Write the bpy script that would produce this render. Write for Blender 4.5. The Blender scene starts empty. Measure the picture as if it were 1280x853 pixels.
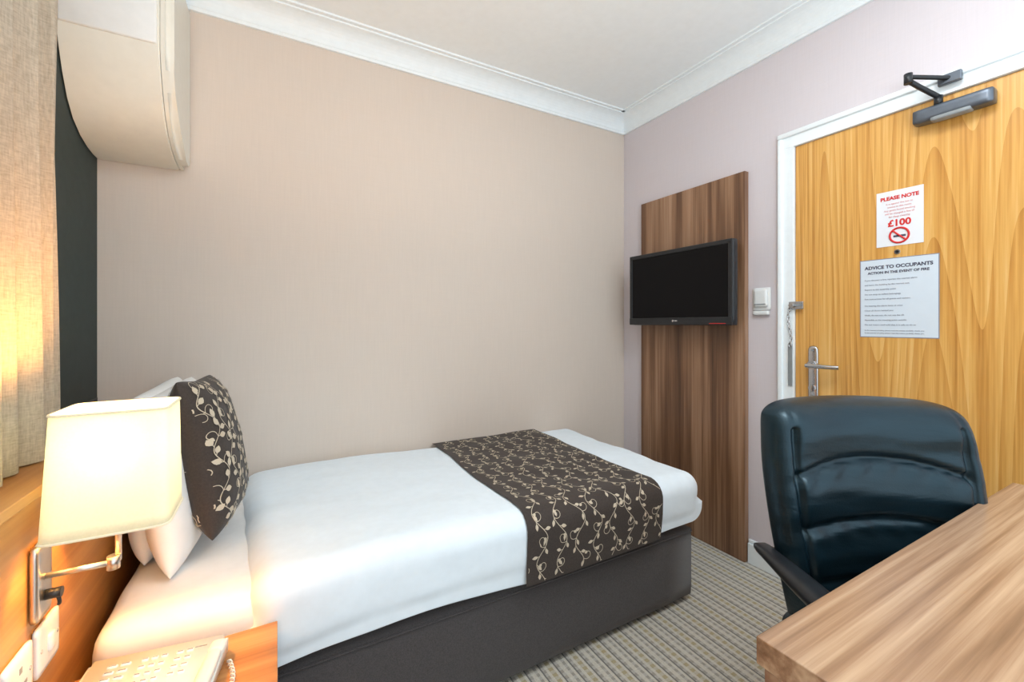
import bpy, bmesh, math, random
from mathutils import Vector, Matrix, noise
random.seed(7)
S=bpy.context.scene
COL=S.collection
try:
    S.view_settings.view_transform='Standard'
    S.view_settings.look='None'
except Exception as e: print(e)

# ------------------------------------------------------------ helpers
def link(o): COL.objects.link(o); return o
def mesh_obj(name, verts, faces, mat=None, smooth=False):
    me=bpy.data.meshes.new(name); me.from_pydata([tuple(v) for v in verts],[],faces); me.update()
    o=bpy.data.objects.new(name,me)
    if mat: me.materials.append(mat)
    if smooth:
        for p in me.polygons: p.use_smooth=True
    return link(o)
def from_bm(name,bm,mat=None,smooth=False):
    bmesh.ops.recalc_face_normals(bm,faces=bm.faces)
    me=bpy.data.meshes.new(name); bm.to_mesh(me); bm.free()
    if mat: me.materials.append(mat)
    if smooth:
        for p in me.polygons: p.use_smooth=True
    o=bpy.data.objects.new(name,me); return link(o)
def box(name,x0,x1,y0,y1,z0,z1,mat,bev=0.0,seg=2):
    bm=bmesh.new(); bmesh.ops.create_cube(bm,size=1)
    for v in bm.verts:
        v.co=Vector(((x0+x1)/2+v.co.x*(x1-x0),(y0+y1)/2+v.co.y*(y1-y0),(z0+z1)/2+v.co.z*(z1-z0)))
    if bev>0: bmesh.ops.bevel(bm,geom=list(bm.edges),offset=bev,segments=seg,affect='EDGES',profile=0.5)
    return from_bm(name,bm,mat,bev>0 and seg>2)
def cyl(name,p0,p1,r,mat,seg=24,r2=None,smooth=True):
    p0=Vector(p0);p1=Vector(p1);d=p1-p0
    bm=bmesh.new()
    bmesh.ops.create_cone(bm,cap_ends=True,segments=seg,radius1=r,radius2=r if r2 is None else r2,depth=d.length)
    M=Matrix.Translation((p0+p1)/2)@d.to_track_quat('Z','Y').to_matrix().to_4x4()
    bm.transform(M)
    o=from_bm(name,bm,mat)
    if smooth:
        for p in o.data.polygons: p.use_smooth=len(p.vertices)==4
    return o
def tube(name,pts,r,mat,res=3,cyclic=False,smoothc=True):
    cu=bpy.data.curves.new(name,'CURVE'); cu.dimensions='3D'; cu.bevel_depth=r; cu.bevel_resolution=res
    sp=cu.splines.new('NURBS' if smoothc else 'POLY'); sp.points.add(len(pts)-1)
    for i,p in enumerate(pts): sp.points[i].co=(p[0],p[1],p[2],1)
    if smoothc: sp.use_endpoint_u=True; sp.order_u=3; cu.resolution_u=8
    sp.use_cyclic_u=cyclic; cu.use_fill_caps=True
    o=bpy.data.objects.new(name,cu); link(o)
    dg=bpy.context.evaluated_depsgraph_get()
    me=bpy.data.meshes.new_from_object(o.evaluated_get(dg)); bpy.data.objects.remove(o)
    me.materials.clear(); me.materials.append(mat)
    for p in me.polygons: p.use_smooth=True
    return link(bpy.data.objects.new(name,me))
def rbox(name,x0,x1,y0,y1,z0,z1,r,mat,n=(10,10,6),disp=None):
    """rounded soft box"""
    bm=bmesh.new(); c=Vector(((x0+x1)/2,(y0+y1)/2,(z0+z1)/2)); h=Vector(((x1-x0)/2,(y1-y0)/2,(z1-z0)/2))
    vm={}
    def V(p):
        k=(round(p[0],5),round(p[1],5),round(p[2],5))
        if k not in vm: vm[k]=bm.verts.new(p)
        return vm[k]
    def lin(n): 
        return [-1+2*i/n for i in range(n+1)]
    for ax in range(3):
        a,b=[i for i in range(3) if i!=ax]
        for sgn in(-1,1):
            la,lb=lin(n[a]),lin(n[b])
            for i in range(n[a]):
                for j in range(n[b]):
                    q=[]
                    for (ii,jj) in((i,j),(i+1,j),(i+1,j+1),(i,j+1)):
                        p=[0,0,0];p[ax]=sgn;p[a]=la[ii];p[b]=lb[jj];q.append(V(p))
                    try: bm.faces.new(q)
                    except ValueError: pass
    for v in bm.verts:
        p=Vector((v.co.x*h.x,v.co.y*h.y,v.co.z*h.z))
        rr=Vector([min(r,hh*0.999) for hh in h])
        inner=Vector([max(-(h[i]-rr[i]),min(h[i]-rr[i],p[i])) for i in range(3)])
        d=p-inner
        if d.length>1e-9:
            d=Vector([d[i]/rr[i] for i in range(3)]); d.normalize(); d=Vector([d[i]*rr[i] for i in range(3)])
        v.co=c+inner+d
    bmesh.ops.recalc_face_normals(bm,faces=bm.faces); bm.normal_update()
    if disp:
        ns=[(v,v.normal.copy()) for v in bm.verts]
        for v,nn in ns: v.co=v.co+nn*disp(v.co)
    return from_bm(name,bm,mat,True)
def group(name,kids,loc=(0,0,0),rotz=None):
    e=bpy.data.objects.new(name,None); e.empty_display_size=0.1; link(e)
    e.location=loc
    if rotz is not None: e.rotation_euler=(0,0,rotz)
    for k in kids:
        k.parent=e
        if rotz is None: k.matrix_parent_inverse=Matrix.Translation(Vector(loc)).inverted()
    return e
def text(name,body,size,mat,M,align='CENTER',bold=0.0,ext=0.0003):
    cu=bpy.data.curves.new(name,'FONT'); cu.body=body; cu.size=size; cu.align_x=align; cu.extrude=ext; cu.offset=bold
    cu.resolution_u=3
    o=bpy.data.objects.new(name,cu); link(o)
    dg=bpy.context.evaluated_depsgraph_get()
    me=bpy.data.meshes.new_from_object(o.evaluated_get(dg)); bpy.data.objects.remove(o)
    me.materials.clear(); me.materials.append(mat); me.transform(M)
    return link(bpy.data.objects.new(name,me))

# ------------------------------------------------------------ materials
def base_mat(name,col=(.8,.8,.8),rough=.5,metal=0,spec=.5,sheen=0,coat=0):
    m=bpy.data.materials.new(name); m.use_nodes=True; nt=m.node_tree; b=nt.nodes['Principled BSDF']
    b.inputs['Base Color'].default_value=(*col,1); b.inputs['Roughness'].default_value=rough
    b.inputs['Metallic'].default_value=metal; b.inputs['Specular IOR Level'].default_value=spec
    b.inputs['Sheen Weight'].default_value=sheen; b.inputs['Coat Weight'].default_value=coat
    return m,nt,b
def N(nt,t,**k):
    n=nt.nodes.new(t)
    for a,v in k.items(): setattr(n,a,v)
    return n
def coords(nt,scale=(1,1,1),rot=(0,0,0)):
    tc=N(nt,'ShaderNodeTexCoord'); mp=N(nt,'ShaderNodeMapping')
    mp.inputs['Scale'].default_value=scale; mp.inputs['Rotation'].default_value=rot
    nt.links.new(tc.outputs['Object'],mp.inputs['Vector']); return mp.outputs['Vector']
def ntex(nt,vec,scale,detail=4,rough=.55,dist=0):
    n=N(nt,'ShaderNodeTexNoise'); n.inputs['Scale'].default_value=scale; n.inputs['Detail'].default_value=detail
    n.inputs['Roughness'].default_value=rough; n.inputs['Distortion'].default_value=dist
    nt.links.new(vec,n.inputs['Vector']); return n.outputs['Fac']
def ramp(nt,fac,stops,interp='LINEAR'):
    r=N(nt,'ShaderNodeValToRGB'); r.color_ramp.interpolation=interp
    el=r.color_ramp.elements
    while len(el)<len(stops): el.new(.5)
    for e,(p,c) in zip(el,stops): e.position=p; e.color=(*c,1)
    nt.links.new(fac,r.inputs['Fac']); return r.outputs['Color']
def mathn(nt,op,a,b=None):
    n=N(nt,'ShaderNodeMath',operation=op)
    for i,x in enumerate((a,b)):
        if x is None: continue
        if isinstance(x,(int,float)): n.inputs[i].default_value=x
        else: nt.links.new(x,n.inputs[i])
    return n.outputs[0]
def mixc(nt,fac,a,b,mode='MIX'):
    n=N(nt,'ShaderNodeMix',data_type='RGBA',blend_type=mode)
    for s,x in((0,fac),(6,a),(7,b)):
        if isinstance(x,(int,float)): n.inputs[s].default_value=x
        elif isinstance(x,tuple): n.inputs[s].default_value=(*x,1)
        else: nt.links.new(x,n.inputs[s])
    return n.outputs[2]
def bump(nt,b,h,strength=.2,dist=.01):
    n=N(nt,'ShaderNodeBump'); n.inputs['Strength'].default_value=strength; n.inputs['Distance'].default_value=dist
    nt.links.new(h,n.inputs['Height']); nt.links.new(n.outputs['Normal'],b.inputs['Normal'])
def simple(name,col,rough=.5,metal=0,nz=.06,nscale=30,bmp=0.0,**k):
    m,nt,b=base_mat(name,col,rough,metal,**k)
    v=coords(nt); f=ntex(nt,v,nscale,3)
    lo=tuple(c*(1-nz) for c in col); hi=tuple(min(1,c*(1+nz)) for c in col)
    nt.links.new(ramp(nt,f,[(.3,lo),(.7,hi)]),b.inputs['Base Color'])
    if bmp: bump(nt,b,f,bmp,.003)
    return m
def wood(name,stops,grain,rough=.4,rings=7,cross=4.0,along=.45,fib=.35,coat=0.0,contr=1.0,bands=.42,sharp=False):
    """grain axis index 0/1/2"""
    m,nt,b=base_mat(name,(.5,.3,.2),rough,coat=coat)
    sc=[cross]*3; sc[grain]=along
    n=ntex(nt,coords(nt,tuple(sc)),1.0,1.0 if sharp else 2.0,.4,.1 if sharp else .25)
    if sharp:
        w=mathn(nt,'FRACT',mathn(nt,'MULTIPLY',n,float(rings)*2)); w=mathn(nt,'POWER',w,.7)
    else: w=mathn(nt,'PINGPONG',mathn(nt,'MULTIPLY',n,float(rings)*2),1.0)
    sc2=[110]*3; sc2[grain]=2.2
    f=ntex(nt,coords(nt,tuple(sc2)),1.0,3,.6)
    sc3=[18]*3; sc3[grain]=.35
    g=ntex(nt,coords(nt,tuple(sc3)),1.0,3,.6,.2)
    t=mathn(nt,'ADD',.5,mathn(nt,'MULTIPLY',mathn(nt,'SUBTRACT',w,.57 if sharp else .5),.30*contr))
    t=mathn(nt,'ADD',t,mathn(nt,'MULTIPLY',mathn(nt,'SUBTRACT',f,.5),fib))
    t=mathn(nt,'ADD',t,mathn(nt,'MULTIPLY',mathn(nt,'SUBTRACT',g,.5),bands*2))
    nt.links.new(ramp(nt,t,stops),b.inputs['Base Color'])
    bump(nt,b,f,.08,.002)
    return m
def wallpaper(name,col):
    m,nt,b=base_mat(name,col,.75,spec=.25)
    f=ntex(nt,coords(nt,(220,220,7)),1,3,.6); g=ntex(nt,coords(nt,(6,6,420)),1,2)
    t=mathn(nt,'ADD',mathn(nt,'MULTIPLY',f,.6),mathn(nt,'MULTIPLY',g,.4))
    nt.links.new(ramp(nt,t,[(.3,tuple(c*.965 for c in col)),(.7,tuple(min(1,c*1.025) for c in col))]),b.inputs['Base Color'])
    bump(nt,b,t,.06,.002); return m
M_wall=wallpaper('wallpaper',(.68,.59,.515))  # one wallpaper in two tones; this one has warm light in its colour
M_wall2=wallpaper('wallpaper_cool_lit',(.67,.62,.65))  # same wallpaper, cool light on the door wall put into its colour
M_white=simple('white_paint',(.84,.90,.93),.5,nz=.02)
M_ceil=simple('ceiling_paint',(.88,.93,.95),.8,nz=.015)
M_walnut=wood('walnut_vertical',[(.10,(.060,.026,.013)),(.4,(.18,.088,.045)),(.58,(.30,.165,.092)),(.85,(.44,.27,.17))],2,.35,rings=4,cross=5,along=.35,fib=.5,bands=.6)
M_desk=wood('desk_laminate',[(.12,(.15,.080,.045)),(.38,(.34,.20,.118)),(.58,(.53,.355,.225)),(.85,(.68,.49,.34))],0,.25,rings=4,cross=4,along=.4,fib=.5,bands=.65)
M_desk_edge=wood('desk_edge',[(.12,(.14,.07,.035)),(.4,(.30,.165,.10)),(.6,(.44,.28,.175)),(.85,(.55,.37,.25))],0,.35,rings=4,cross=8,along=.8,fib=.5)
M_nstand=wood('nightstand_laminate',[(.15,(.26,.10,.03)),(.42,(.44,.18,.055)),(.6,(.54,.25,.085)),(.85,(.62,.34,.13))],0,.3,rings=4,cross=6,along=.6)
M_headb=wood('headboard_laminate',[(.15,(.30,.105,.022)),(.42,(.45,.185,.045)),(.6,(.54,.25,.07)),(.85,(.62,.32,.11))],1,.35,rings=4,cross=5,along=.5)
M_oak=wood('oak_veneer',[(.05,(.35,.125,.02)),(.34,(.59,.28,.06)),(.58,(.73,.395,.105)),(.85,(.83,.52,.19))],2,.3,rings=19,cross=2.6,along=.13,fib=.85,coat=.2,contr=.85,bands=.28,sharp=True)
M_duvet=simple('white_cotton',(.78,.87,.94),.85,nz=.02,sheen=.2)
M_sheet=simple('sheet_cotton',(.83,.83,.82),.85,nz=.02)
M_brown=simple('brown_fabric',(.040,.029,.024),.8,nz=.2,nscale=200,sheen=.1)
M_cream=simple('cream_embroidery',(.58,.50,.38),.7,nz=.05)
M_chrome=simple('brushed_steel',(.55,.56,.58),.25,1,nz=.05)
M_nickel=simple('satin_nickel',(.62,.60,.56),.3,1,nz=.05)
M_black=simple('black_plastic',(.012,.014,.017),.35,nz=.2)
M_screen,_n,_b=base_mat('tv_screen',(.003,.003,.004),.2,spec=.15)
M_pl=simple('ivory_plastic',(.74,.74,.68),.4,nz=.02)
M_plw=simple('white_plastic',(.80,.82,.82),.35,nz=.02)
M_ac=simple('ac_casing',(.78,.76,.68),.4,nz=.02)  # lamp's warm light on the unit put into the cream colour
M_grey=simple('grey_plastic',(.25,.27,.28),.4)
M_blind=simple('blackout_blind',(.030,.045,.043),.7,nz=.1)
M_paper=simple('paper',(.80,.82,.86),.6,nz=.01)
M_paper2=simple('laminated_paper',(.66,.74,.82),.3,nz=.01)
M_red=simple('red_ink',(.65,.02,.02),.6)
M_ink=simple('dark_ink',(.05,.05,.09),.6)
M_inkg=simple('grey_ink',(.24,.26,.33),.6)
M_pink=simple('pink_ink',(.75,.30,.30),.6)
M_closer=simple('closer_metal',(.13,.15,.18),.35,.7)
M_glass=simple('window_glass',(.05,.07,.08),.1)
M_base,nt,b=base_mat('divan_fabric',(.06,.055,.055),.9,sheen=.15)
f=ntex(nt,coords(nt),350,3); nt.links.new(ramp(nt,f,[(.3,(.040,.036,.037)),(.7,(.074,.066,.067))]),b.inputs['Base Color']); bump(nt,b,f,.3,.002)
M_leather,nt,b=base_mat('black_leather',(.008,.014,.016),.32,spec=.5)
f=ntex(nt,coords(nt),260,3); g=ntex(nt,coords(nt,(4,4,14)),1.3,3,.5,.4)
nt.links.new(ramp(nt,g,[(.3,(.003,.009,.013)),(.7,(.005,.016,.024))]),b.inputs['Base Color'])
b.inputs['Specular Tint'].default_value=(.62,.86,1,1)  # blue sheen of the cool light put into the highlight tint
bump(nt,b,mathn(nt,'ADD',mathn(nt,'MULTIPLY',f,.10),g),.28,.012)
M_carpet,nt,b=base_mat('striped_carpet',(.3,.27,.2),.95,spec=.1)
tc=N(nt,'ShaderNodeTexCoord'); sp=N(nt,'ShaderNodeSeparateXYZ'); nt.links.new(tc.outputs['Object'],sp.inputs[0])
def stripe(coord,freq,duty,off=0.0):
    fr=mathn(nt,'FRACT',mathn(nt,'ADD',mathn(nt,'MULTIPLY',coord,freq),off)); return mathn(nt,'LESS_THAN',fr,duty)
s1=stripe(sp.outputs[0],38,.42); s2=stripe(sp.outputs[0],9.5,.16,.3); s3=stripe(sp.outputs[1],38,.5); s4=stripe(sp.outputs[0],19,.10,.1)
nf=ntex(nt,tc.outputs['Object'],160,3)
c=mixc(nt,s1,(.62,.59,.51),(.38,.36,.32))
c=mixc(nt,s2,c,(.45,.39,.25))
c=mixc(nt,mathn(nt,'MULTIPLY',s3,.45),c,(.64,.63,.58))
c=mixc(nt,s4,c,(.20,.195,.185))
c=mixc(nt,.5,c,ramp(nt,nf,[(.3,(.55,.55,.55)),(.7,(1,1,1))]),'MULTIPLY')
nt.links.new(c,b.inputs['Base Color']); bump(nt,b,nf,.5,.004)
M_curt,nt,b=base_mat('curtain_linen',(.4,.34,.26),.9,sheen=.1)
f=ntex(nt,coords(nt,(60,60,300)),1,3); g=ntex(nt,coords(nt,(300,300,40)),1,3)
t=mathn(nt,'ADD',mathn(nt,'MULTIPLY',f,.5),mathn(nt,'MULTIPLY',g,.5))
c=ramp(nt,t,[(.35,(.44,.375,.29)),(.65,(.64,.56,.45))]); nt.links.new(c,b.inputs['Base Color']); bump(nt,b,t,.2,.003)
tr=N(nt,'ShaderNodeBsdfTranslucent'); nt.links.new(c,tr.inputs['Color']); mx=N(nt,'ShaderNodeMixShader'); mx.inputs[0].default_value=.3
nt.links.new(b.outputs[0],mx.inputs[1]); nt.links.new(tr.outputs[0],mx.inputs[2]); nt.links.new(mx.outputs[0],nt.nodes['Material Output'].inputs[0])
M_shade,nt,b=base_mat('lampshade_fabric',(.70,.64,.52),.9)
f=ntex(nt,coords(nt,(250,250,250)),1,2)
nt.links.new(ramp(nt,f,[(.3,(.62,.56,.45)),(.7,(.68,.62,.50))]),b.inputs['Base Color'])
b.inputs['Emission Color'].default_value=(1,.82,.48,1); b.inputs['Emission Strength'].default_value=.34
tr=N(nt,'ShaderNodeBsdfTranslucent'); tr.inputs['Color'].default_value=(.62,.84,.98,1); mx=N(nt,'ShaderNodeMixShader'); mx.inputs[0].default_value=.20
nt.links.new(b.outputs[0],mx.inputs[1]); nt.links.new(tr.outputs[0],mx.inputs[2]); nt.links.new(mx.outputs[0],nt.nodes['Material Output'].inputs[0])
M_bulb,nt,b=base_mat('bulb_glow',(1,1,1),.5); b.inputs['Emission Color'].default_value=(1,.8,.5,1); b.inputs['Emission Strength'].default_value=12

# ------------------------------------------------------------ room
XW,YW,ZC=2.05,2.14,2.555; XL=-.585; YB=-1.1
box('floor',XL-.1,XW+.1,YB,YW+.1,-.08,0,M_carpet)
box('ceiling',XL-.1,XW+.1,YB,YW+.1,ZC,ZC+.08,M_ceil)
box('wall_north',XL-.1,XW+.1,YW,YW+.1,0,ZC,M_wall)
DY0,DY1,DZ=.296,1.058,1.98
w=[box('panel_a',XW,XW+.1,DY1,YW,0,ZC,M_wall2),box('panel_b',XW,XW+.1,YB,DY0,0,ZC,M_wall2),box('panel_c',XW,XW+.1,DY0,DY1,DZ,ZC,M_wall2)]
group('wall_east',w,(XW,.5,0))
w=[box('panel_a',XL-.1,XL,YB,YW,0,.86,M_wall),box('panel_b',XL-.1,XL,YB,YW,2.2,ZC,M_wall),box('panel_c',XL-.1,XL,YB,.1,.86,2.2,M_wall)]
group('wall_west',w,(XL,.5,0))
w=[box('frame_bottom',XL-.09,XL-.06,.1,YW,.86,.92,M_white),box('frame_top',XL-.09,XL-.06,.1,YW,2.14,2.2,M_white),
   box('frame_left',XL-.09,XL-.06,.1,.16,.92,2.14,M_white),box('frame_mid',XL-.09,XL-.06,1.1,1.15,.92,2.14,M_white),
   box('glass',XL-.080,XL-.072,.16,YW,.92,2.14,M_glass)]
group('window_1',w,(XL,1.1,.9))
bk=[box('fabric',XL-.003,XL-.001,.12,YW-.001,.864,2.17,M_blind),box('bottom_bar',XL-.008,XL,.12,YW-.001,.888,.905,M_black),
    cyl('roller',(XL-.03,.12,2.165),(XL-.03,YW-.003,2.165),.025,M_blind)]
group('roller_blind',bk,(XL,1.1,1.5))
def coving(name,p0,p1,inward):
    prof=[(0,-.105),(.012,-.105),(.014,-.092)]
    for i in range(9):
        a=math.pi/2*i/8; prof.append((.016+.072*(1-math.cos(a)),-.09+.076*math.sin(a)))
    prof+=[(.09,-.008),(.108,-.008),(.110,0),(0,0)]
    p0=Vector(p0);p1=Vector(p1);inw=Vector(inward); vs=[];n=len(prof)
    for P in(p0,p1):
        for d,z in prof: vs.append(P+inw*d+Vector((0,0,ZC+z)))
    fs=[(i,(i+1)%n,n+(i+1)%n,n+i) for i in range(n)]+[tuple(range(n))[::-1],tuple(range(n,2*n))]
    return mesh_obj(name,vs,fs,M_white)
coving('trim_1',(XL,YW,0),(XW,YW,0),(0,-1,0))
coving('trim_2',(XW,YB,0),(XW,YW,0),(-1,0,0))
def baseb(name,kids): return group(name,kids,(0,0,0))
baseb('baseboard_east',[box('board_a',XW-.018,XW,1.125,1.270,0,.10,M_white,.003),box('bead_a',XW-.012,XW,1.125,1.270,.10,.118,M_white,.004,3),
  box('board_b',XW-.018,XW,1.975,YW,0,.10,M_white,.003), box('board_c',XW-.018,XW,YB,.228,0,.11,M_white,.003)])
baseb('baseboard_north',[box('board',1.60,XW-.02,YW-.018,YW,0,.10,M_white,.003),box('bead',1.60,XW-.02,YW-.012,YW,.10,.118,M_white,.004,3)])

# ------------------------------------------------------------ door
k=[]
k.append(box('leaf',XW-.001,XW+.045,DY0+.0015,DY1-.0015,.006,DZ-.0015,M_oak,.001))
k.append(rbox('handle_plate',XW-.010,XW+.003,.962,1.004,.845,1.085,.02,M_chrome,(2,8,16)))
k.append(cyl('rose',(XW-.020,.983,1.0),(XW-.002,.983,1.0),.019,M_chrome))
k.append(cyl('lever_stem',(XW-.050,.983,1.0),(XW-.015,.983,1.0),.010,M_chrome))
k.append(tube('lever',[(XW-.050,.99,1.0),(XW-.053,.96,1.0),(XW-.050,.90,.999),(XW-.040,.872,1.0)],.009,M_chrome))
k.append(cyl('keyhole',(XW-.017,.983,.90),(XW,.983,.90),.014,M_chrome))
k.append(box('snib',XW-.027,XW-.015,.979,.987,.885,.915,M_chrome,.002))
for z in(.865,1.065): k.append(cyl('screw',(XW-.012,.983,z),(XW-.008,.983,z),.005,M_grey,12))
k.append(cyl('peephole',(XW-.005,.697,1.452),(XW+.01,.697,1.452),.009,M_chrome))
k.append(cyl('peephole_lens',(XW-.006,.697,1.452),(XW+.0,.697,1.452),.005,M_black))
for z in(.3,1.0,1.75): k.append(cyl('hinge',(XW-.004,DY0,z-.05),(XW-.004,DY0,z+.05),.007,M_chrome))
group('door_1',k,(XW,.68,0))
k=[]
for nm,y0,y1,e0,e1 in(('left',DY1,1.125,1.103,1.125),('right',.228,DY0,.228,.250)):
    k.append(box(nm+'_board',XW-.014,XW,y0,y1,0,DZ,M_white,.0015))
    k.append(box(nm+'_moulding',XW-.024,XW-.001,e0,e1,0,2.028,M_white,.005,3))
k.append(box('head_board',XW-.014,XW,.2285,1.1245,DZ,2.049,M_white,.0015))
k.append(box('head_moulding',XW-.0245,XW-.001,.2275,1.1255,2.028,2.05,M_white,.005,3))
group('trim_3',k,(XW,.68,0))
# door closer
k=[rbox('body',XW-.052,XW-.0015,.44,.640,1.893,1.943,.008,M_closer,(4,12,6)),
   rbox('body_cap',XW-.057,XW-.02,.49,.59,1.886,1.901,.005,M_grey,(4,8,4)),
   cyl('spindle',(XW-.03,.575,1.94),(XW-.03,.575,1.975),.012,M_black),
   tube('main_arm',[(XW-.03,.575,1.972),(XW-.09,.602,2.0),(XW-.135,.622,2.022)],.0085,M_black,smoothc=False),
   cyl('elbow',(XW-.135,.622,2.012),(XW-.135,.622,2.046),.012,M_black),
   tube('fore_arm',[(XW-.135,.622,2.036),(XW-.035,.545,2.022)],.0075,M_black,smoothc=False),
   box('shoe',XW-.042,XW-.0255,.515,.575,2.004,2.038,M_closer,.003)]
group('door_closer',k,(XW,.55,1.92))
# chain
k=[box('keeper',XW-.022,XW-.014,1.015,1.075,1.245,1.28,M_chrome,.003)]
k.append(box('keeper_slot',XW-.028,XW-.02,1.02,1.05,1.258,1.267,M_grey,.001))
k.append(cyl('keeper_knob',(XW-.035,1.06,1.262),(XW-.02,1.06,1.262),.010,M_chrome))
for i in range(11):
    z=1.245-i*.016; y=1.07+.006*math.sin(i*.6)
    a=[(XW-.024+(.005*math.cos(t) if i%2 else 0),y+(0 if i%2 else .005*math.cos(t)),z+.010*math.sin(t)) for t in [j*math.pi/4 for j in range(8)]]
    k.append(tube('chain_link',a,.0022,M_chrome,1,cyclic=True,smoothc=False))
k.append(box('track_plate',XW-.020,XW-.0142,1.062,1.08,.90,1.09,M_grey,.002))
group('door_chain',k,(XW,1.07,1.2))
def signM(y,z,x): return Matrix(((0,0,-1,x),(-1,0,0,y),(0,1,0,z),(0,0,0,1)))
k=[box('sheet',XW-.0025,XW-.0015,.622,.76,1.476,1.686,M_paper)]
yc=.691; X1=XW-.0031
k.append(text('title','PLEASE NOTE',.0185,M_red,signM(yc,1.652,X1),bold=.0008))
for i,(s,sz) in enumerate([('It is against the law to',.009),('smoke in this room',.009),('Any guest found smoking',.009),('will be charged a fine of',.009),('for deep cleaning',.009)]):
    k.append(text('line',s,sz,M_pink,signM(yc,1.634-i*.0125,X1)))
k.append(text('amount','£100',.034,M_red,signM(yc,1.551,X1),bold=.0011))
ring_=[(X1,yc+.028*math.cos(t),1.514+.028*math.sin(t)) for t in [j*math.pi/14 for j in range(28)]]
k.append(tube('no_smoking_ring',ring_,.0034,M_red,2,cyclic=True,smoothc=False))
k.append(tube('no_smoking_bar',[(X1-.001,yc+.02,1.534),(X1-.001,yc-.02,1.494)],.0028,M_red,2,smoothc=False))
k.append(box('cigarette',X1-.0005,X1+.001,yc-.019,yc+.017,1.508,1.515,M_ink))
group('smoking_notice',k,(XW,yc,1.58))
k=[box('border',XW-.0018,XW-.0013,.580,.814,1.127,1.431,M_inkg,0),box('sheet',XW-.0026,XW-.0019,.583,.811,1.130,1.428,M_paper2,0)]
yc=.697; X1=XW-.0031
k.append(text('title','ADVICE TO OCCUPANTS',.0176,M_ink,signM(yc,1.393,X1),bold=.0006))
k.append(text('subtitle','ACTION IN THE EVENT OF FIRE',.0128,M_ink,signM(yc,1.374,X1),bold=.0004))
L=['If you discover a fire, operate the nearest alarm','and leave the building by the nearest exit.','Report to the assembly point','Do not stop to collect belongings','Fire instructions for all guests and visitors',
 'On hearing the alarm leave at once','Close all doors behind you','Walk, do not run, do not use the lift','Assemble at the meeting point outside','Do not return until told that it is safe to do so']
for i,s in enumerate(L):
    k.append(text('line',s,.0082,M_inkg,signM(.798,1.348-i*.0185-(.008 if i>4 else 0),X1),align='LEFT'))
for i in range(2): k.append(text('line','In the interest of safety please read this notice carefully, thank you',.0066,M_inkg,signM(.798,1.152-i*.010,X1),align='LEFT'))
group('fire_notice',k,(XW,yc,1.28))
k=[rbox('plate',XW-.010,XW-.001,1.163,1.25,1.245,1.354,.006,M_plw,(3,8,8)),rbox('slot_cover',XW-.022,XW-.006,1.175,1.238,1.262,1.345,.006,M_plw,(4,8,8)),
   rbox('card_slot',XW-.018,XW-.001,1.168,1.245,1.222,1.243,.004,M_plw,(3,8,4)),box('slot_line',XW-.0235,XW-.021,1.18,1.233,1.272,1.276,M_grey)]
group('key_card_switch',k,(XW,1.2,1.3))

# ------------------------------------------------------------ tv panel and tv
box('tv_backing_panel',XW-.032,XW-.001,1.275,1.955,0.002,1.935,M_walnut,.0015)
k=[rbox('casing',1.915,1.955,1.267,1.945,1.172,1.594,.008,M_black,(4,20,14)),
   box('bezel_top',1.908,1.918,1.269,1.943,1.570,1.592,M_black,.003),box('bezel_bottom',1.906,1.918,1.269,1.943,1.174,1.214,M_black,.003),
   box('bezel_left',1.908,1.918,1.922,1.943,1.2,1.58,M_black,.003),box('bezel_right',1.908,1.918,1.269,1.290,1.2,1.58,M_black,.003),
   box('screen',1.912,1.9165,1.285,1.926,1.205,1.575,M_screen),
   rbox('rear_bulge',1.95,1.985,1.40,1.81,1.22,1.52,.01,M_black,(4,8,8)),
   box('wall_bracket',1.98,2.018,1.55,1.66,1.30,1.46,M_grey,.002),
   cyl('badge',(1.9045,1.615,1.196),(1.907,1.615,1.196),.006,M_chrome),
   box('badge_text',1.905,1.907,1.585,1.605,1.193,1.199,M_chrome),
   box('status_strip',1.905,1.907,1.30,1.39,1.180,1.183,M_red)]
group('television',k,(1.95,1.6,1.38))

# ------------------------------------------------------------ AC unit (mounted on north wall in the corner)
ctrl=[(2.137,1.795),(2.08,1.796),(2.03,1.803),(1.97,1.820),(1.91,1.852),(1.865,1.90),(1.83,1.965),(1.805,2.03),(1.79,2.085)]
prof=ctrl+[(1.79,2.40),(1.80,2.425),(1.83,2.44),(2.137,2.44)]
def ac(x0,x1,name,mat,shr=0.0,bev=.02):
    bm=bmesh.new(); n=len(prof); cy,cz=2.137,2.15
    P=[(cy+(y-cy)*(1-shr) ,cz+(z-cz)*(1-shr)) for y,z in prof]
    A=[bm.verts.new((x0,y,z)) for y,z in P]; B=[bm.verts.new((x1,y,z)) for y,z in P]
    for i in range(n): bm.faces.new((A[i],A[(i+1)%n],B[(i+1)%n],B[i]))
    bm.faces.new(A[::-1]); eB=bm.faces.new(B)
    if bev: bmesh.ops.bevel(bm,geom=list(eB.edges),offset=bev,segments=5,affect='EDGES')
    o=from_bm(name,bm,mat,True)
    try: o.data.set_sharp_from_angle(angle=math.radians(35))
    except Exception as e: print(e)
    return o
k=[ac(-.582,-.338,'casing',M_ac,0,.004),ac(-.3365,-.303,'end_cap',M_ac,.008,.022)]
k.append(box('front_panel',-.580,-.345,1.782,1.80,2.10,2.42,M_plw,.006,3))
group('air_conditioner',k,(-.44,1.95,2.1))

# ------------------------------------------------------------ headboard ledge
k=[box('front_panel',-.40,-.38,.15,YW-.002,.002,.868,M_headb,.001),box('ledge_top',XL+.002,-.372,.15,YW-.002,.868,.888,M_headb,.002),
   box('end_panel',XL+.002,-.40,.15,.17,.002,.868,M_headb)]
group('headboard',k,(-.45,1.1,0))

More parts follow.
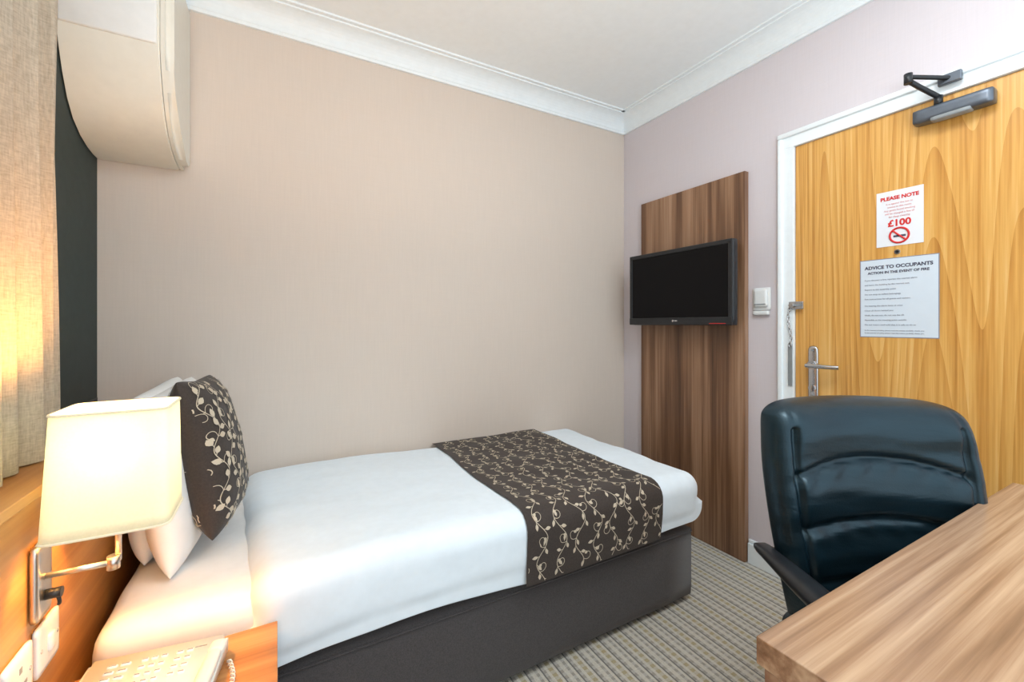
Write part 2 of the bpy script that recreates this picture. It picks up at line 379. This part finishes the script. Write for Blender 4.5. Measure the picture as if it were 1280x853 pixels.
# ------------------------------------------------------------ curtain
NU,NV=260,30
vs=[];fs=[]
for j in range(NV+1):
    z=.892+(2.46-.892)*j/NV
    for i in range(NU+1):
        s=i/NU; y=.35+s*1.05
        amp=.019+.005*math.sin(z*2+s*9)
        x=-.462+.012*s+amp*math.sin(s*2*math.pi*13+.5*math.sin(z*2.1)+.6*math.sin(s*11))+.005*math.sin(s*37+z)
        yy=y+.006*math.sin(s*2*math.pi*26)+(.010*math.sin(z*2.2))*s
        vs.append((x,yy,z))
for j in range(NV):
    for i in range(NU):
        a=j*(NU+1)+i; fs.append((a,a+1,a+NU+2,a+NU+1))
cfab=mesh_obj('fabric',vs,fs,M_curt,True)
k=[cfab,cyl('track',(-.455,.2,2.472),(-.455,1.74,2.472),.012,M_white)]
group('curtain',k,(-.455,.9,1.6))

# ------------------------------------------------------------ bed
def wr(p):
    q=Vector((p.x*1.3,p.y*2.2,p.z*3))
    return .010*noise.noise(q*1.5)+.004*noise.noise(q*5)
BX0,BX1,BY0,BY1=-.352,1.55,1.21,2.135
k=[]
k.append(rbox('base',BX0,BX1,BY0,BY1,.025,.315,.012,M_base,(12,8,6)))
k.append(tube('base_piping',[(BX0,BY0-.001,.30),(BX1-.01,BY0-.001,.30),(BX1+.001,BY0+.01,.30),(BX1+.001,BY1,.30)],.003,M_base,2,smoothc=False))
for x in(-.28,.5,.7,1.48):
    for y in(1.28,2.06): k.append(cyl('foot',(x,y,0),(x,y,.04),.025,M_black,16))
k.append(rbox('mattress',BX0+.005,BX1-.005,BY0-.002,BY1,.315,.515,.045,M_sheet,(60,30,8),lambda p:.7*wr(p)))
DX0,DX1,DYa,DYb,DZ0,DZ1,DR=-.06,1.578,1.178,2.128,.345,.548,.065
duv=rbox('duvet',DX0,DX1,DYa,DYb,DZ0,DZ1,DR,M_duvet,(110,60,12),wr)
for v in duv.data.vertices:
    c=v.co
    f=max(0,1-(c.x-DX0)/.25)
    c.x-= f*.08*max(0,(c.y-1.25))
    if c.z<.43:
        t=(.43-c.z)/.085
        if c.y<1.30: c.y=min(c.y,DYa+.006) if c.y<1.25 else c.y; c.z+=.010*math.sin(c.x*5)*min(1,t)
    if c.z>.45: c.z+=.018*math.exp(-((c.x-.25)/.5)**2)
k.append(duv)
def rb_section(s,off):
    L1=DYb-(DYa+DR); La=DR*math.pi/2
    if s<L1: return Vector((0,DYb-s,DZ1+off)),Vector((0,0,1))
    if s<L1+La:
        a=(s-L1)/DR; n=Vector((0,-math.sin(a),math.cos(a))); return Vector((0,DYa+DR,DZ1-DR))+n*(DR+off),n
    return Vector((0,DYa-off,DZ1-DR-(s-L1-La))),Vector((0,-1,0))
SL=(DYb-(DYa+DR))+DR*math.pi/2+(DZ1-DR-.335)
def run_pt(x,s,off):
    p,n=rb_section(s,off); p.x=x
    q=p-n*off
    p=p+n*wr(q)
    if p.z>.45: p.z+=.018*math.exp(-((x-.25)/.5)**2)
    p.x+=.006*math.sin(s*9)
    return p
RX0,RX1=.705,1.325
def sheet_map(name,fn,u0,u1,v0,v1,nu,nv,mat):
    vs=[];fs=[]
    for j in range(nv+1):
        for i in range(nu+1): vs.append(fn(u0+(u1-u0)*i/nu,v0+(v1-v0)*j/nv))
    for j in range(nv):
        for i in range(nu):
            a=j*(nu+1)+i; fs.append((a,a+1,a+nu+2,a+nu+1))
    return mesh_obj(name,vs,fs,mat,True)
def vine_pattern(name,fn,U,V,mat,seed=1,sp=.078,ls=.0205,lw=.27):
    rnd=random.Random(seed); vs=[];fs=[]
    def inb(u,v): return .004<u<U-.004 and .004<v<V-.004
    def poly(pts):
        if all(inb(*p) for p in pts):
            b0=len(vs); vs.extend(fn(*p) for p in pts); return b0
        return None
    def ribbon(path,w):
        for i in range(len(path)-1):
            (a,b),(c,d)=path[i],path[i+1]; dx,dy=c-a,d-b; l=math.hypot(dx,dy) or 1; nx,ny=-dy/l*w,dx/l*w
            ex,ey=dx/l*w*.6,dy/l*w*.6
            q=poly([(a+nx-ex,b+ny-ey),(a-nx-ex,b-ny-ey),(c-nx+ex,d-ny+ey),(c+nx+ex,d+ny+ey)])
            if q is not None: fs.append((q,q+1,q+2,q+3))
    def leaf(u,v,ang,L,W):
        pr=[(0,0),(.25,.75),(.5,1),(.75,.7),(1,0),(.75,-.7),(.5,-1),(.25,-.75)]
        ca,sa=math.cos(ang),math.sin(ang)
        pts=[(u+ca*a*L-sa*b*W,v+sa*a*L+ca*b*W) for a,b in pr]
        q=poly(pts)
        if q is not None: fs.extend([(q,q+1,q+7),(q+1,q+2,q+6,q+7),(q+2,q+3,q+5,q+6),(q+3,q+4,q+5)])
    n=int(U/sp)+2
    for kx in range(n):
        uc=(kx-.3)*sp; ph=rnd.uniform(0,6.28); step=.005; v=-.05; path=[]
        while v<V+.05:
            u=uc+.021*math.sin(v*2*math.pi/.14+ph)+.005*math.sin(v*31+ph); path.append((u,v)); v+=step
        ribbon(path,.0011)
        side=1
        for i in range(0,len(path)-1,5):
            a,b=path[i]; c,d=path[i+1]; ang=math.atan2(d-b,c-a)
            la=ang+side*rnd.uniform(.55,1.0)
            st=.006
            e=(a+math.cos(la)*st,b+math.sin(la)*st)
            ribbon([(a,b),e],.0009)
            leaf(e[0],e[1],la+rnd.uniform(-.2,.2),ls*rnd.uniform(.85,1.15),ls*lw)
            if (i//5)%3==1:
                s2=-side; th=ang+s2*.7; p=(a,b); cp=[p]
                for t in range(11):
                    th+=s2*(.14+.04*t); p=(p[0]+math.cos(th)*.0050,p[1]+math.sin(th)*.0050); cp.append(p)
                ribbon(cp,.0009); leaf(p[0],p[1],th+s2*.3,ls*.7,ls*.24)
            side=-side
    return mesh_obj(name,vs,fs,mat)
rn=sheet_map('fabric',lambda u,v:run_pt(u,v,.006),RX0,RX1,0.0,SL,40,70,M_brown)
rp=vine_pattern('leaf_pattern',lambda u,v:run_pt(RX0+u,v,.0078),RX1-RX0,SL,M_cream,3)
bed=group('bed',k,(.6,1.67,0))
group('bed_runner',[rn,rp],(1.0,1.67,.55))

# ------------------------------------------------------------ pillows & cushion
def pillow_fn(W,H,T,pinch=.10,pw=2.6):
    def f(a,b,side):
        ea=1-abs(a)**pw; eb=1-abs(b)**pw
        h=T/2*(max(0,ea)**.5)*(max(0,eb)**.5)
        x=a*W/2*(1-pinch*(1-b*b)*abs(a)**3*.8)*(1-.03*b**6); y=b*H/2*(1-pinch*(1-a*a)*abs(b)**3*.8)*(1-.03*a**6)
        return Vector((x,y,side*h))
    return f
def pillow(name,W,H,T,mat,M,n=30,wrk=.006,seed=0,pinch=.10,pw=2.6):
    f=pillow_fn(W,H,T,pinch,pw)
    bm=bmesh.new()
    for side in(-1,1):
        g=[]
        for j in range(n+1):
            r=[]
            for i in range(n+1):
                a=-1+2*i/n;b=-1+2*j/n; a=math.sin(a*math.pi/2);b=math.sin(b*math.pi/2)
                p=f(a,b,side)
                e=(1-abs(a)**4)*(1-abs(b)**4)
                p.z+=side*e*wrk*noise.noise(Vector((p.x*9+seed,p.y*9,side*3)))*1.5
                r.append(bm.verts.new(M@p))
            g.append(r)
        for j in range(n):
            for i in range(n): bm.faces.new((g[j][i],g[j][i+1],g[j+1][i+1],g[j+1][i]))
    bmesh.ops.remove_doubles(bm,verts=bm.verts,dist=.0004)
    return from_bm(name,bm,mat,True)
def frame(c,normal,roll=0):
    n=Vector(normal).normalized(); up=Vector((0,0,1)); yv=(up-n*up.dot(n)).normalized(); xv=yv.cross(n)
    M=Matrix((( xv.x,yv.x,n.x,c[0]),(xv.y,yv.y,n.y,c[1]),(xv.z,yv.z,n.z,c[2]),(0,0,0,1)))
    return M@Matrix.Rotation(roll,4,'Z')
pillow('pillow',.60,.46,.11,M_sheet,frame((-.322,1.77,.752),(1,0,.05)),seed=1,pinch=.03,pw=5)
pillow('pillow',.68,.465,.13,M_sheet,frame((-.262,1.700,.752),(1,-.02,.14)),seed=5,pinch=.04,pw=4,wrk=.014)
CW,CH,CT=.35,.455,.145
MC=frame((-.176,1.590,.797),(1,-.10,.20),-.05)
CPW=2.8; CPI=.08
cf=pillow('fabric',CW,CH,CT,M_brown,MC,n=44,wrk=.004,seed=9,pinch=CPI,pw=CPW)
pf=pillow_fn(CW,CH,CT,CPI,CPW)
def cush(side):
    def pos(a,b):
        p=pf(a,b,side); e=(1-abs(a)**4)*(1-abs(b)**4)
        p.z+=side*e*.004*noise.noise(Vector((p.x*9+9,p.y*9,side*3)))*1.5
        return p
    def g(u,v):
        a=max(-.985,min(.985,(u/CW)*2-1)); b=max(-.985,min(.985,(v/CH)*2-1))
        p=pos(a,b); d=.008
        nn=(pos(a+d,b)-pos(a-d,b)).cross(pos(a,b+d)-pos(a,b-d)).normalized()*side
        return MC@(p+nn*.0028)
    return g
group('throw_cushion',[cf,vine_pattern('leaf_pattern',cush(1),CW,CH,M_cream,5,sp=.055,ls=.024,lw=.36),vine_pattern('leaf_pattern',cush(-1),CW,CH,M_cream,6,sp=.055,ls=.024,lw=.36)],(-.145,1.585,.785))

# ------------------------------------------------------------ wall lamp
k=[]
sx,sy=-.268,1.09
def ring(hw,hd,z,n=64,e=11,ox=0):
    r=[]
    for i in range(n):
        a=2*math.pi*(i+.5)/n; ca,sa=math.cos(a),math.sin(a); rr=(abs(ca)**e+abs(sa)**e)**(-1/e); r.append((sx+ox+hw*rr*ca,sy+hd*rr*sa,z))
    return r
def shade():
    vs=[];fs=[];n=64;m=10
    for j in range(m+1):
        t=j/m; z=.800+t*.222; hw=.090-.007*t
        vs+=ring(hw,hw-.014,z,ox=.004*t)
    for j in range(m):
        for i in range(n): a=j*n+i;b=j*n+(i+1)%n; fs.append((a,b,b+n,a+n))
    o=mesh_obj('shade',vs,fs,M_shade,True); md=o.modifiers.new('s','SOLIDIFY'); md.thickness=.0015
    return o
k.append(shade())
for z,hw,ox in((.802,.0902,0),(1.020,.0832,.004)):
    k.append(tube('shade_trim',ring(hw,hw-.014,z,ox=ox),.0024,M_shade,2,cyclic=True,smoothc=False))
k.append(rbox('wall_plate',-.3795,-.366,1.055,1.115,.65,.785,.006,M_nickel,(3,8,10)))
k.append(cyl('switch_knob',(-.366,1.085,.688),(-.345,1.085,.688),.009,M_black))
k.append(tube('cord',[(-.352,1.085,.688),(-.345,1.08,.67),(-.35,1.088,.665)],.003,M_black))
k.append(cyl('arm',(-.37,1.085,.722),(sx-.006,1.085,.722),.0055,M_nickel))
k.append(cyl('joint',(sx-.006,1.085,.71),(sx-.006,1.085,.735),.010,M_nickel))
k.append(cyl('stem',(sx,sy,.722),(sx,sy,.86),.005,M_nickel))
k.append(cyl('lamp_holder',(sx,sy,.84),(sx,sy,.875),.016,M_nickel))
bm=bmesh.new(); bmesh.ops.create_uvsphere(bm,u_segments=20,v_segments=12,radius=.022); bm.transform(Matrix.Translation((sx,sy,.900))@Matrix.Diagonal((1,1,1.2,1)))
k.append(from_bm('bulb',bm,M_bulb,True))
for dx,dy in((1,0),(-1,0),(0,1),(0,-1)): k.append(cyl('spider',(sx,sy,.875),(sx+dx*.088,sy+dy*.074,.804),.0015,M_nickel,8))
pl=bpy.data.lights.new('lamp_light','POINT'); pl.energy=20; pl.color=(1,.49,.13); pl.shadow_soft_size=.03
po=bpy.data.objects.new('lamp_light',pl); po.location=(sx,sy,.958); link(po); k.append(po)
group('wall_lamp',k,(-.37,1.085,.72))
def plate(name,y0,y1,z0,z1,rocker):
    kk=[rbox('faceplate',-.3798,-.370,y0,y1,z0,z1,.004,M_plw,(3,8,8))]
    ym=(y0+y1)/2;zm=(z0+z1)/2
    if rocker: kk+=[rbox('rocker',-.372,-.364,ym-.009,ym+.009,zm-.016,zm+.016,.003,M_plw,(3,4,6))]
    else: kk+=[box('hole_a',-.3705,-.3695,ym-.004,ym+.004,zm+.012,zm+.022,M_grey),box('hole_b',-.3705,-.3695,ym-.02,ym-.01,zm-.014,zm-.008,M_grey),box('hole_c',-.3705,-.3695,ym+.01,ym+.02,zm-.014,zm-.008,M_grey)]
    for y in(y0+.012,y1-.012): kk.append(cyl('screw',(-.3705,y,zm),(-.3692,y,zm),.0035,M_chrome,12))
    group(name,kk,(-.375,ym,zm))
plate('light_switch',1.068,1.155,.545,.632,True)
plate('wall_socket',.965,1.052,.545,.632,False)

# ------------------------------------------------------------ nightstand
k=[box('top',-.378,.002,.74,1.172,.437,.463,M_nstand,.0015),
   box('side_l',-.376,-.358,.76,1.16,.01,.437,M_nstand),box('side_r',-.018,.000,.76,1.16,.01,.437,M_nstand),
   box('back',-.358,-.018,1.142,1.16,.01,.437,M_nstand),box('shelf',-.358,-.018,.76,1.142,.20,.218,M_nstand),
   box('bottom',-.358,-.018,.76,1.142,.03,.048,M_nstand),box('drawer_front',-.356,-.020,.752,.768,.23,.43,M_nstand,.001),
   cyl('drawer_knob',(-.18,.735,.33),(-.18,.752,.33),.012,M_nickel),box('plinth',-.37,-.004,.77,1.15,0,.012,M_black)]
group('nightstand',k,(-.18,.95,0))

# ------------------------------------------------------------ telephone
def phone():
    k=[]
    bm=bmesh.new()
    W,D=.118,.10
    z0,zf,zb=.002,.026,.048
    vs=[(-W,-D,z0),(W,-D,z0),(W,D,z0),(-W,D,z0),(-W,-D,zf),(W,-D,zf),(W,D,zb),(-W,D,zb)]
    V=[bm.verts.new(v) for v in vs]
    for f in((0,3,2,1),(4,5,6,7),(0,1,5,4),(1,2,6,5),(2,3,7,6),(3,0,4,7)): bm.faces.new([V[i] for i in f])
    bmesh.ops.bevel(bm,geom=list(bm.edges),offset=.009,segments=4,affect='EDGES')
    k.append(from_bm('body',bm,M_pl,True))
    def zt(y): return zf+(zb-zf)*(y+D)/(2*D)
    def key(x,y,w,h,mat=M_plw,nm='key'):
        return rbox(nm,x-w,x+w,y-h,y+h,zt(y)-.003,zt(y)+.003,.0018,mat,(3,3,2))
    for cx,cols,rows,dx,dy,w,h in((-.070,2,6,.021,.0155,.0085,.0035),(-.018,3,5,.016,.0175,.0058,.0042),(.040,2,4,.017,.017,.0065,.004)):
        for i in range(cols):
            for j in range(rows):
                x=cx+i*dx; y=.066-j*dy
                k.append(key(x,y,w,h)); k.append(box('key_label',x-w*.7,x+w*.7,y-.0012,y+.0012,zt(y)+.0026,zt(y)+.0034,M_grey))
    k.append(box('speaker_label',.064,.085,.070,.073,zt(.07)-.001,zt(.07)+.0006,M_grey))
    k.append(rbox('handset_grip',.092,.116,-.085,.065,.030,.046,.008,M_pl,(6,16,5),lambda p:.002*math.cos(p.y*30)))
    k.append(rbox('handset_ear',.088,.120,.045,.086,.024,.047,.011,M_pl,(6,6,5)))
    k.append(rbox('handset_mouth',.088,.120,-.104,-.062,.014,.040,.011,M_pl,(6,6,5)))
    pts=[]
    for i in range(120):
        t=i/119; a=t*2*math.pi*14
        cx=.125+.022*math.sin(t*math.pi); cy=-.085+.15*t
        pts.append((cx+.004*math.cos(a),cy,.008+.004*math.sin(a)))
    k.append(tube('coiled_cord',pts,.0014,M_pl,1,smoothc=False))
    return k
group('telephone',phone(),(-.222,1.030,.463),math.radians(-9))

# ------------------------------------------------------------ desk
DXa,DXb,Dya,Dyb=.578,1.745,-.26,.349
k=[box('top',DXa,DXb,Dya,Dyb,.712,.75,M_desk,.0015),
   box('side_panel_l',DXa+.006,DXa+.040,Dya+.02,Dyb-.008,0,.712,M_desk_edge,.001),box('side_panel_r',DXb-.040,DXb-.006,Dya+.02,Dyb-.008,0,.712,M_desk_edge,.001),
   box('modesty_panel',DXa+.04,DXb-.04,Dya+.02,Dya+.038,.30,.712,M_desk_edge)]
group('desk',k,(1.16,.05,0))

# ------------------------------------------------------------ office chair (local: faces -Y)
def g(x,s): return math.exp(-(x/s)**2)
def backrest():
    n,m=90,100; bm=bmesh.new()
    def pt(a,b,front):
        hw=.224+.036*math.sin(min(1,b*1.15)*math.pi*.60)
        hw*=1-.035*max(0,(b-.7)/.3)**2
        z=.455+b*(.53-.012*a*a-.026*abs(a)**9)
        x=a*hw
        yb=.235+.05*b+.03*b*b-.045*a*a
        ea=max(0,1-abs(a)**8)**.5; eb=max(0,1-abs(2*b-1)**14)**.5
        if front:
            th=.070*ea*eb
            inner=1/(1+math.exp((abs(a)-.80)*60))
            cre=(.020*g(b-(.735-.10*a*a),.016)+.014*g(b-(.47-.05*a*a),.016)+.010*g(b-.22,.016))*inner
            cre+=.018*g(abs(a)-.80,.028)*(1 if b<.90 else .2)
            bul=(.016*g(b-.87,.10)+.014*g(b-.60,.10)+.012*g(b-.33,.10)+.008*g(b-.10,.1))*inner+.010*(1-inner)
            wk=.0030*math.sin(x*95+2.5*math.sin(b*14))*(g(b-(.70-.10*a*a),.035)+g(b-(.44-.05*a*a),.03))*inner
            wk+=.004*noise.noise(Vector((x*7,b*16,0)))
            y=yb-th-(bul-cre+wk)*ea*eb
        else:
            y=yb+.035*ea*eb
        return (x,y,z)
    for front in(True,False):
        gr=[]
        for j in range(m+1):
            r=[]
            for i in range(n+1):
                a=math.sin((-1+2*i/n)*math.pi/2); b=.5+.5*math.sin((-1+2*j/m)*math.pi/2)
                r.append(bm.verts.new(pt(a,b,front)))
            gr.append(r)
        for j in range(m):
            for i in range(n): bm.faces.new((gr[j][i],gr[j][i+1],gr[j+1][i+1],gr[j+1][i]))
    bmesh.ops.remove_doubles(bm,verts=bm.verts,dist=.0002)
    return from_bm('backrest',bm,M_leather,True)
k=[backrest(),
   rbox('seat_cushion',-.25,.25,-.27,.22,.40,.485,.04,M_leather,(24,24,8),lambda p:.008*math.cos(p.x*9)),
   rbox('seat_pan',-.2,.2,-.2,.2,.375,.405,.01,M_black,(4,4,2)),
   box('back_bracket',-.04,.04,.18,.33,.39,.41,M_black,.003),tube('back_spine',[(0,.3,.40),(0,.34,.45),(0,.335,.6),(0,.34,.72)],.018,M_black)]
for s in(-1,1):
    k.append(tube('arm_frame',[(s*.245,.235,.60),(s*.275,.21,.618),(s*.280,.10,.622),(s*.280,-.05,.618),(s*.280,-.16,.600),(s*.280,-.15,.55),(s*.265,-.06,.42),(s*.22,-.04,.40)],.014,M_black))
    k.append(rbox('arm_pad',s*.278-.024,s*.278+.024,-.15,.232,.606,.636,.014,M_black,(6,16,5),lambda p:.005*math.cos(p.y*12)))
k.append(cyl('gas_lift',(0,0,.10),(0,0,.38),.026,M_black)); k.append(cyl('hub',(0,0,.07),(0,0,.13),.045,M_black))
for i in range(5):
    a=i*2*math.pi/5+.4; c,s=math.cos(a),math.sin(a)
    k.append(tube('base_leg',[(0,0,.11),(c*.14,s*.14,.10),(c*.27,s*.27,.07)],.017,M_black))
    k.append(cyl('castor',(c*.27-s*.02,s*.27+c*.02,.027),(c*.27+s*.02,s*.27-c*.02,.027),.027,M_black))
group('office_chair',k,(1.195,.30,0),math.radians(-30))

# ------------------------------------------------------------ lights
W=bpy.data.worlds.new('World'); S.world=W; W.use_nodes=True
bg=W.node_tree.nodes['Background']; bg.inputs[0].default_value=(.82,.93,1,1); bg.inputs[1].default_value=2.1
def area(name,loc,rot,size,energy,color,sy=None):
    l=bpy.data.lights.new(name,'AREA'); l.energy=energy; l.size=size; l.color=color
    if sy: l.shape='RECTANGLE'; l.size_y=sy
    o=bpy.data.objects.new(name,l); o.location=loc; o.rotation_euler=rot; link(o); return o
area('top_fill_light',(1.0,.35,2.50),(0,0,0),.5,14,(.93,.97,1))  # added fill from above, out of view; no ceiling lamp is known here
area('ceiling_uplight_fill',(.35,-.35,1.55),(math.radians(180),0,0),.5,35,(.9,.97,1))  # added unseen uplight behind the view, brightens the ceiling

# ------------------------------------------------------------ camera
cam=bpy.data.cameras.new('camera'); co=bpy.data.objects.new('camera',cam); link(co)
cam.sensor_width=36; cam.lens=531/1280*36; cam.clip_start=.02
cam.shift_y=-21.5/1280
co.location=(0,0,1.18); co.rotation_euler=(math.radians(90),0,math.radians(-29))
S.camera=co
